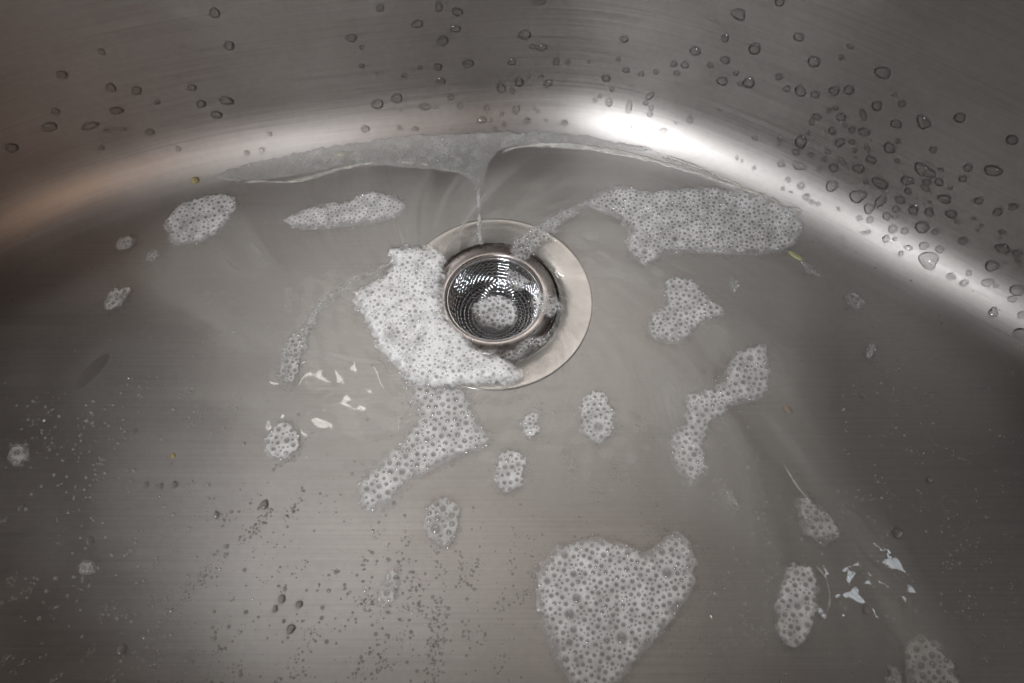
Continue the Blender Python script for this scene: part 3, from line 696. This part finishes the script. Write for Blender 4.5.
def droplet(px, py, rx, ry=None, rot=0, label=None, group=None, name='water_droplet', flat=1.0, odd=False):
    ry = ry or rx
    loc, nor, dist = hit(px, py)
    k = dist / F_PX
    # image-right and image-up laid into the surface
    xa = Vector((1, 0, 0)); xa = (xa - nor * xa.dot(nor)).normalized(); ya = nor.cross(xa)
    fore = max(0.35, abs(nor.dot(ray(px, py).normalized())))
    m = Matrix((xa, ya, nor)).transposed().to_4x4()
    rm = Matrix.Rotation(math.radians(rot), 4, 'Z')
    rx, ry = rx * 0.84, ry * 0.84
    sx, sy = rx * k, ry * k / (0.5 + 0.5 * fore)
    o = bpy.data.objects.new(name, (ODD if odd else DROPS)[int(px * 7 + py) % (4 if odd else 8)]); COL.objects.link(o)
    o.matrix_world = Matrix.Translation(loc) @ m @ rm @ Matrix.Diagonal((sx, sy, min(sx, sy) * flat, 1))
    tag(o, label, 'droplet', group)
    return o

# x, y, radius in px (, second radius, tilt): read off the photograph
unique = {
 (215, 13): (6, 5.5, 0, 'topmost droplet on the left part of the back wall, clear and round'),
 (229, 46): (6, 5.5, 0, 'faint droplet a little below the topmost one on the left of the back wall'),
 (226, 101): (8, 5.5, -10, 'widest droplet of the small group on the left of the back wall'),
 (62, 75): (6, 4.5, 0, 'dim lone droplet high on the dark left end of the wall'),
 (116, 111): (7, 4.5, 0, 'dark rimmed droplet on the brown left end of the wall near its lower edge'),
 (90, 126): (9, 4.5, 0, 'broad low droplet on the brown left end of the wall'),
 (50, 127): (8, 5, 0, 'blurred broad droplet leftmost in the row low on the dark wall'),
 (439, 7): (4.5, 6, 0, 'narrow sparkling droplet at the top edge above the drain'),
 (457, 12): (6.5, 5, 0, 'round droplet right of the narrow sparkling one at the top edge'),
 (456, 29): (7, 4.5, -20, 'slanted egg shaped droplet in the chain above the drain'),
 (443, 41): (7, 6, 0, 'big round droplet in the chain above the drain'),
 (468, 64): (7, 5.5, 0, 'plump droplet right of the chain above the drain'),
 (441, 81): (6, 4, -15, 'small flattened droplet at the lower end of the chain above the drain'),
 (377, 104): (7, 6.5, 0, 'left one of the two largest round droplets low on the back wall'),
 (397, 98): (7, 6.2, 0, 'right one of the two largest round droplets low on the back wall'),
 (425, 107): (7, 4, -10, 'flat oval droplet right of the two largest round ones'),
 (525, 35): (8, 6, -20, 'blurred wide droplet high on the wall above the drain, right side'),
 (501, 88): (5.5, 6.5, 0, 'dark rimmed round droplet left in the trio above the drain'),
 (519, 82): (5, 7, 0, 'tall oval droplet right in the trio above the drain'),
 (548, 83): (4.5, 6.5, -25, 'tilted oval droplet right of the trio above the drain'),
 (629, 107): (4, 8.5, -3, 'long hanging droplet in the bright part of the corner'),
 (609, 102): (4.5, 5, 0, 'ring shaped sparkling droplet left of the long hanging one'),
 (650, 96): (4, 6.5, -25, 'smeared slanting droplet right of the long hanging one'),
 (663, 131): (5.5, 4, 0, 'glassy droplet touching the brightest band of the corner'),
 (690, 120): (4.5, 4, 0, 'white glinting droplet right of the bright corner band'),
 (722, 81): (6, 6, 0, 'sharp round droplet on the right wall, left of the big cluster'),
 (739, 15): (9, 6, 10, 'big comma shaped droplet highest on the right wall'),
 (755, 49): (7, 7, 0, 'round shaded droplet below the comma shaped one'),
 (749, 83): (7, 6.5, 0, 'round shaded droplet right of the sharp round one'),
 (799, 37): (6, 5, 0, 'faint round droplet alone high on the right wall'),
 (814, 62): (7, 6.5, 0, 'round droplet with a dark right rim above the paired droplets'),
 (800, 91): (6.5, 6, 0, 'thick rimmed droplet left of the two paired droplets'),
 (834, 91): (6, 5.2, 0, 'left one of two paired round droplets on the right wall'),
 (849, 90): (5.8, 5.2, 0, 'right one of two paired round droplets on the right wall'),
 (883, 73): (9, 6.5, -15, 'big soft edged droplet alone high on the far right wall'),
 (896, 124): (6, 5, -15, 'open arched droplet above the round dark one in the cluster'),
 (923, 123): (10, 5.5, -35, 'long slanted droplet right of the cluster'),
 (889, 148): (6.5, 6.5, 0, 'clear ring edged round droplet in the right of the cluster'),
 (864, 132): (6.5, 5, 10, 'bright centred oval droplet in the middle of the cluster'),
 (801, 142): (7, 8, 0, 'largest round droplet at the left of the cluster'),
 (799, 166): (8, 5, -25, 'slanting oval droplet below the largest one at the left of the cluster'),
 (840, 143): (5, 6, 0, 'three cornered droplet in the middle of the cluster'),
 (859, 169): (7, 5.2, -10, 'smooth oval droplet low in the middle of the cluster'),
 (880, 183): (9, 6.5, -15, 'broad dark edged droplet at the bottom of the cluster'),
 (832, 186): (6.5, 7, -10, 'faint tall droplet at the bottom left of the cluster'),
 (924, 171): (12, 7, -30, 'largest wedge shaped droplet, right of the cluster'),
 (993, 171): (9, 6, 5, 'wide dark rimmed droplet alone near the right edge'),
 (960, 118): (6, 5.5, 0, 'faint round droplet alone on the far right wall'),
 (1012, 140): (6, 5.5, 0, 'bluish faint droplet near the right edge of the picture'),
 (858, 197): (9, 7.5, 0, 'large rounded square droplet below the cluster'),
 (881, 201): (5, 8, -20, 'tapering upright droplet below the cluster'),
 (869, 209): (6, 5.5, -20, 'droplet tucked under the large rounded square one'),
 (907, 181): (7, 5.5, 0, 'oval droplet directly below the wedge shaped one'),
 (944, 199): (6.5, 5.5, 0, 'soft oval droplet below and right of the wedge shaped one'),
 (913, 210): (6, 6, 0, 'three cornered dark edged droplet under the wedge shaped one'),
 (922, 227): (7.5, 7, 0, 'big round dark rimmed droplet above the brightest large drop'),
 (929, 261): (11, 9, -15, 'largest glassy drop resting on the curved corner at right, with white glints'),
 (924, 246): (5, 4.5, 0, 'droplet just above the largest glassy drop'),
 (1003, 249): (8, 5.5, -25, 'oval dark droplet on the dark right end of the wall'),
 (992, 266): (6.5, 6.5, 0, 'blurred round droplet under the oval dark one at right'),
 (1017, 290): (7, 6, 0, 'round ringed droplet at the right edge over the curved corner'),
 (988, 283): (6, 4.5, 0, 'pair-shaped droplet left of the ringed one at the right edge'),
 (993, 313): (4.5, 6, -10, 'upright droplet low on the curved corner near the right edge'),
 (1020, 334): (7, 6, 0, 'lowest droplet at the right edge of the picture'),
 (951, 277): (5, 4, 0, 'droplet right below the largest glassy drop'),
}
oddset = {(923, 123), (840, 143), (924, 171), (739, 15), (869, 209), (913, 210), (929, 261), (799, 166), (858, 197), (988, 283)}
for (x, y), (rx, ry, rot, lab) in unique.items():
    droplet(x, y, rx * 0.97, ry * 0.97, rot, lab, 'water droplets on the sink walls', odd=(x, y) in oddset)
plain = {
 'small round clear droplet on the left part of the back wall': [(192, 88, 5, 4, -30), (201, 104, 5), (216, 115, 6, 5, 15), (102, 52, 3.5), (111, 88, 5), (137, 91, 5), (157, 102, 3), (56, 112, 4), (150, 132, 5, 4), (124, 129, 3), (12, 148, 6, 5), (247, 153, 3), (178, 149, 3), (262, 150, 3), (270, 134, 2.5), (107, 130, 2.5), (101, 148, 3)],
 'small round clear droplet on the middle of the back wall': [(351, 38, 6, 5), (362, 47, 3), (362, 66, 3), (380, 8, 4.5), (417, 24, 6, 5), (438, 67, 5, 4.5), (404, 75, 3.5), (420, 68, 3), (436, 107, 2.5), (451, 97, 4), (460, 106, 3.5), (487, 108, 3.7), (482, 120, 6, 4), (502, 114, 2.5), (516, 110, 4.5, 5), (512, 91, 3.5), (532, 47, 4),
   (542, 48, 6, 5), (512, 62, 5, 4), (556, 62, 4, 4.5), (504, 124, 2.7), (495, 129, 2.5), (527, 121, 4), (534, 108, 2), (538, 111, 2.7), (365, 129, 5, 4), (400, 128, 3), (415, 129, 4.5, 2.5), (451, 129, 2), (540, 2, 7, 4), (529, 77, 2), (541, 76, 3), (401, 111, 2), (491, 120, 2), (377, 74, 2), (568, 62, 3), (589, 62, 2), (564, 123, 4), (546, 120, 2)],
 'small round clear droplet above the bright corner of the basin': [(624, 39, 4.5), (618, 59, 3), (606, 78, 5), (626, 70, 4), (641, 74, 3.5), (656, 72, 3.2), (674, 64, 4), (685, 65, 4.5), (677, 73, 3.5), (695, 51, 6, 5.5), (710, 65, 3.5), (725, 38, 4.5), (725, 60, 5), (595, 100, 3), (600, 96, 2.5), (646, 103, 3), (650, 114, 3.5), (651, 108, 3), (631, 127, 2.5), (612, 89, 3), (736, 73, 3), (740, 84, 3), (719, 110, 2)],
 'small clear droplet in the dense cluster on the right wall': [(779, 77, 4), (787, 89, 4), (815, 95, 5, 4, -40), (841, 57, 3), (850, 46, 3.5), (780, 2, 5), (877, 106, 5.5), (863, 115, 3.5, 7, 35), (841, 117, 5), (836, 108, 3), (829, 111, 2.5, 3.5), (812, 122, 3, 5, 20), (817, 117, 5, 4, -35), (832, 131, 4.5), (852, 130, 4), (852, 142, 3.5), (898, 141, 3.5), (796, 152, 4),
   (867, 148, 3, 6, 40), (855, 150, 2.2, 4.5), (828, 152, 3.5), (825, 159, 3), (811, 155, 3), (842, 161, 7, 3, -25), (871, 160, 6, 4.5, -20), (780, 140, 3), (779, 145, 2), (781, 164, 4), (834, 168, 5.5, 5), (819, 170, 2.7), (866, 182, 3), (856, 158, 2), (871, 141, 1.5), (897, 161, 3), (902, 104, 4), (845, 125, 3), (808, 133, 2), (895, 95, 2.5)],
 'small clear droplet below the dense cluster on the right wall': [(933, 150, 4), (968, 168, 4.5), (963, 179, 4), (939, 182, 4.7), (927, 182, 4), (925, 188, 6, 3, -15), (950, 188, 2.8), (941, 170, 3), (900, 200, 5.5, 5), (896, 209, 4), (929, 212, 5), (951, 214, 5.5), (957, 222, 4, 2.2, -30), (979, 201, 4.5), (998, 212, 4.5), (1013, 207, 4.5), (908, 191, 4), (930, 202, 2.5), (887, 216, 4.5), (895, 217, 3),
   (893, 229, 4.7), (905, 231, 4), (935, 232, 3.5), (886, 239, 4), (895, 239, 2.3), (940, 249, 4.5, 4), (908, 248, 5, 3, -15), (901, 254, 3), (963, 241, 4.5), (1017, 253, 4.5), (1018, 261, 3), (964, 283, 4), (969, 273, 3), (996, 286, 2.5), (1012, 299, 4), (1002, 232, 3), (1000, 238, 2), (974, 219, 2), (977, 230, 2), (982, 226, 2.5), (1022, 315, 4)],
 'tiny glinting droplet beside the bright band at the foot of the right wall': [(737, 158, 2.2), (742, 161, 2.2), (754, 168, 2.5), (788, 180, 3), (783, 189, 2.5), (791, 192, 2), (801, 186, 4), (806, 197, 4), (812, 202, 3), (818, 204, 2.8), (838, 209, 2.2), (859, 218, 3.3), (870, 220, 3.8), (863, 233, 2.5), (868, 232, 2.8), (876, 207, 2.5), (843, 238, 2), (755, 138, 3.3), (690, 116, 2), (676, 123, 2)],
}
HANDLE = {(x, y): lab.split(',')[0] for (x, y), (_, _, _, lab) in unique.items()}
said = {}
todo = []
for lab, lst in plain.items():
    for it in lst:
        it = tuple(it) + (None,) * (5 - len(it)); x, y, rx, ry, rot = it
        near = sorted(unique, key=lambda q: math.hypot(q[0] - x, q[1] - y))
        text = None
        for q in near[:2]:                       # say it by the nearest droplet that stands out
            if text: break
            dx, dy = x - q[0], y - q[1]; dd = math.hypot(dx, dy)
            if dd > 60: break
            a_ = math.degrees(math.atan2(-dy, dx)) % 360
            way = ['right of', 'up and right of', 'above', 'up and left of', 'left of', 'down and left of', 'below', 'down and right of'][int((a_ + 22.5) // 45) % 8]
            size = 'pinhead' if rx <= 2.2 else 'tiny' if rx <= 3.6 else 'small'
            dist_ = 'touching and ' if dd < 9 else 'close ' if dd < 20 else ''
            t_ = f"{size} droplet {dist_}{way} the {HANDLE[q]}"
            if len(t_.split()) <= 16 and t_ not in said: text = t_
        if text: said[text] = 1
        droplet(x, y, rx, ry, rot or 0, text or lab, lab.replace('small ', '').replace('tiny ', '').replace('droplet', 'droplets'))
# single bubbles and drops that stand out on the floor
floor_unique = [
 (929, 480, 4, 'tiny drop on the right of the floor'), (862, 395, 4.5, 'lone dark ringed bubble on the right of the sink floor'),
 (897, 533, 6.5, 'dark bubble beside the curved water ridge at lower right'), (264, 505, 6, 'large glinting bubble on the left floor below the small foam patch'),
 (122, 650, 6.5, 'dark drop near the bottom of the left floor'), (134, 432, 4.5, 'dark rimmed bubble on the left floor above the middle'), (90, 541, 5, 'bubble at the head of a slanting trail on the left floor'),
 (22, 508, 4.5, 'bubble near the left edge on the dark floor'), (866, 610, 5, 'round bubble left of the ring of water at lower right'), (146, 485, 4, 'left one of three bubbles in a row on the left floor'),
 (161, 486, 4, 'middle one of three bubbles in a row on the left floor'), (175, 485, 4.5, 'right one of three bubbles in a row on the left floor'), (291, 629, 5.5, 'lowest large bubble of the loose group at lower left'),
 (282, 599, 5, 'topmost bubble of the loose group at lower left'), (299, 605, 5, 'right hand bubble of the loose group at lower left'), (275, 609, 4, 'left hand bubble of the loose group at lower left'),
 (191, 663, 4, 'bubble near the bottom edge, left of the loose group'), (216, 515, 4.5, 'oval bubble on the left floor above the loose group'), (7, 520, 4, 'blurred bubble at the left edge'), (905, 601, 8, 'flat ring shaped bubble on the brownish floor at lower right')]
for x, y, r, lab in floor_unique:
    o = droplet(x, y, r * 0.9, None, 0, lab, 'single drops and bubbles standing on the sink floor', name='water_bubble', flat=1.25 if r < 7 else .35)
    o.material_slots[0].link = 'OBJECT'; o.material_slots[0].material = M_SINGLE
o = droplet(91, 372, 8, 21, -32, 'dark flat oval water spot on the left of the sink floor', 'water spots', name='water_spot', flat=0.16)
o.material_slots[0].link = 'OBJECT'; o.material_slots[0].material = M_SINGLE

# ------------------------------------------------------------------ thousands of tiny bubbles and droplets on the floor
tiny = []
def add_tiny(px, py, r):
    if not (-20 < px < 1044 and 120 < py < 700): return
    p = on_floor(px, py); 
    if math.hypot(p.x, p.y) < 0.059: return
    tiny.append((p.x, p.y, floor_z(p.x, p.y) - 0.00003, r * MM))
def streak(x, y, ln, ang, n, spread, r0=0.30, r1=0.88):
    a = math.radians(ang)
    for _ in range(n):
        t = random.uniform(-.5, .5) * ln; s = random.gauss(0, spread)
        add_tiny(x + t * math.cos(a) - s * math.sin(a), y - t * math.sin(a) - s * math.cos(a), r0 + (r1 - r0) * random.random() ** 2.2)
for _ in range(85):                                   # slanting trails, lower left
    streak(random.uniform(0, 330), random.uniform(380, 690), random.uniform(15, 55), random.gauss(45, 8), random.randint(6, 20), random.uniform(1.5, 4))
streak(190, 590, 70, 48, 55, 4); streak(205, 575, 60, 48, 40, 4); streak(75, 590, 70, 42, 40, 5); streak(300, 520, 120, 40, 40, 10)
for _ in range(46):                                   # upright trails, lower middle
    streak(random.uniform(340, 540), random.uniform(540, 690), random.uniform(15, 70), random.gauss(88, 12), random.randint(8, 22), random.uniform(2, 5))
streak(433, 650, 90, 88, 90, 5); streak(300, 650, 60, 80, 50, 9); streak(385, 640, 70, 85, 40, 12)
for _ in range(22): streak(random.uniform(560, 800), random.uniform(420, 560), random.uniform(20, 70), random.gauss(110, 14), random.randint(5, 16), random.uniform(3, 7))
for _ in range(46): streak(random.uniform(850, 1020), random.uniform(370, 620), random.uniform(10, 50), random.gauss(50, 20), random.randint(4, 14), random.uniform(2, 5), 0.3, 0.8)
for _ in range(16): streak(random.uniform(690, 780), random.uniform(560, 690), random.uniform(10, 50), random.gauss(95, 20), random.randint(5, 14), random.uniform(3, 6))
for _ in range(14): streak(random.uniform(190, 300), random.uniform(250, 400), random.uniform(8, 30), random.gauss(30, 20), random.randint(3, 9), random.uniform(2, 5))
for _ in range(2300):
    x, y = random.uniform(0, 1024), random.uniform(230, 690)
    if random.random() < (0.25 + 0.75 * (y - 230) / 460): add_tiny(x, y, 0.25 + 0.5 * random.random() ** 3)
for x, y in ((570, 460), (573, 468), (566, 452), (586, 470), (638, 460), (640, 424), (620, 475), (615, 470), (540, 408), (560, 415), (728, 575)):
    for _ in range(14): add_tiny(random.gauss(x, 4), random.gauss(y, 4), random.uniform(.3, .75))
for _ in range(190):
    x, y = random.uniform(20, 470), random.uniform(400, 690)
    if random.random() < 0.3: x, y = random.uniform(700, 1010), random.uniform(400, 690)
    add_tiny(x, y, random.uniform(0.8, 1.25))
fine = domes_mesh('tiny_droplets', tiny, M_BEAD, None, seg=8, rings=3, hgt=0.75)
tag(fine, 'spray of pinhead droplets and bubbles all over the wet sink floor', 'droplets', None, 'stuff')

# ------------------------------------------------------------------ scraps of food, a fibre
def scrap(px, py, lx, ly, rot, mat, label, name='food_scrap', seed=1):
    loc, nor, dist = hit(px, py); k = dist / F_PX
    r_ = random.Random(seed); seg, rings = 14, 8; v, f = [], []
    for i in range(rings + 1):
        a = math.pi * i / rings
        for j in range(seg):
            b = 2 * math.pi * j / seg
            q = Vector((math.sin(a) * math.cos(b), math.sin(a) * math.sin(b), math.cos(a)))
            q *= 1 + 0.22 * mnoise.noise(q * 1.6 + Vector((seed, 0, 0)))
            v.append((q.x * lx * k, q.y * ly * k, q.z * min(lx, ly) * k * 0.55))
    for i in range(rings):
        for j in range(seg):
            l = (j + 1) % seg; f.append((i * seg + j, (i + 1) * seg + j, (i + 1) * seg + l, i * seg + l))
    o = mesh_obj(name, v, f, mat)
    o.rotation_mode = 'QUATERNION'; o.rotation_quaternion = nor.to_track_quat('Z', 'Y') if nor.z < .99 else Vector((0, 0, 1)).to_track_quat('Z', 'Y')
    o.matrix_world = Matrix.Translation(loc + nor * (min(lx, ly) * k * 0.35)) @ nor.to_track_quat('Z', 'Y').to_matrix().to_4x4() @ Matrix.Rotation(math.radians(rot), 4, 'Z')
    tag(o, label, 'food scrap'); return o
scrap(195, 181, 3.6, 3.0, 0, M_YEL, 'round yellowish crumb at the left end of the grey foam film', seed=1)
scrap(341, 155, 6.5, 3.0, 10, M_CREAM, 'cream coloured scrap lying in the grey foam film by the back wall', seed=2)
scrap(795, 256, 8.0, 2.6, -8, M_LIME, 'long lime yellow scrap at the right end of the widest foam sheet', seed=3)
scrap(173, 456, 2.6, 2.4, 0, M_YEL, 'tiny yellow crumb on the bare left part of the floor', seed=4)
scrap(328, 461 - 118, 1.8, 1.6, 0, M_CREAM, 'pinhead cream crumb left of the foam mound', seed=5)
scrap(787, 410, 6, 4, -30, crumb_mat('pinkish_food', (0.36, 0.27, 0.22)), 'dull pinkish smear of food right of the crooked foam patch', seed=6)
a, na, _ = hit(980, 319); b, nb, _ = hit(1023, 345)
wv, wf = [], []
tube([a.lerp(b, t) + na * (0.0003 + 0.0004 * math.sin(t * 3.1)) for t in np.linspace(0, 1, 12)], 0.00016, 6)
tag(mesh_obj('fibre', wv, wf, M_FIBRE), 'thin pale straight fibre lying on the curved corner at the right edge', 'fibre')
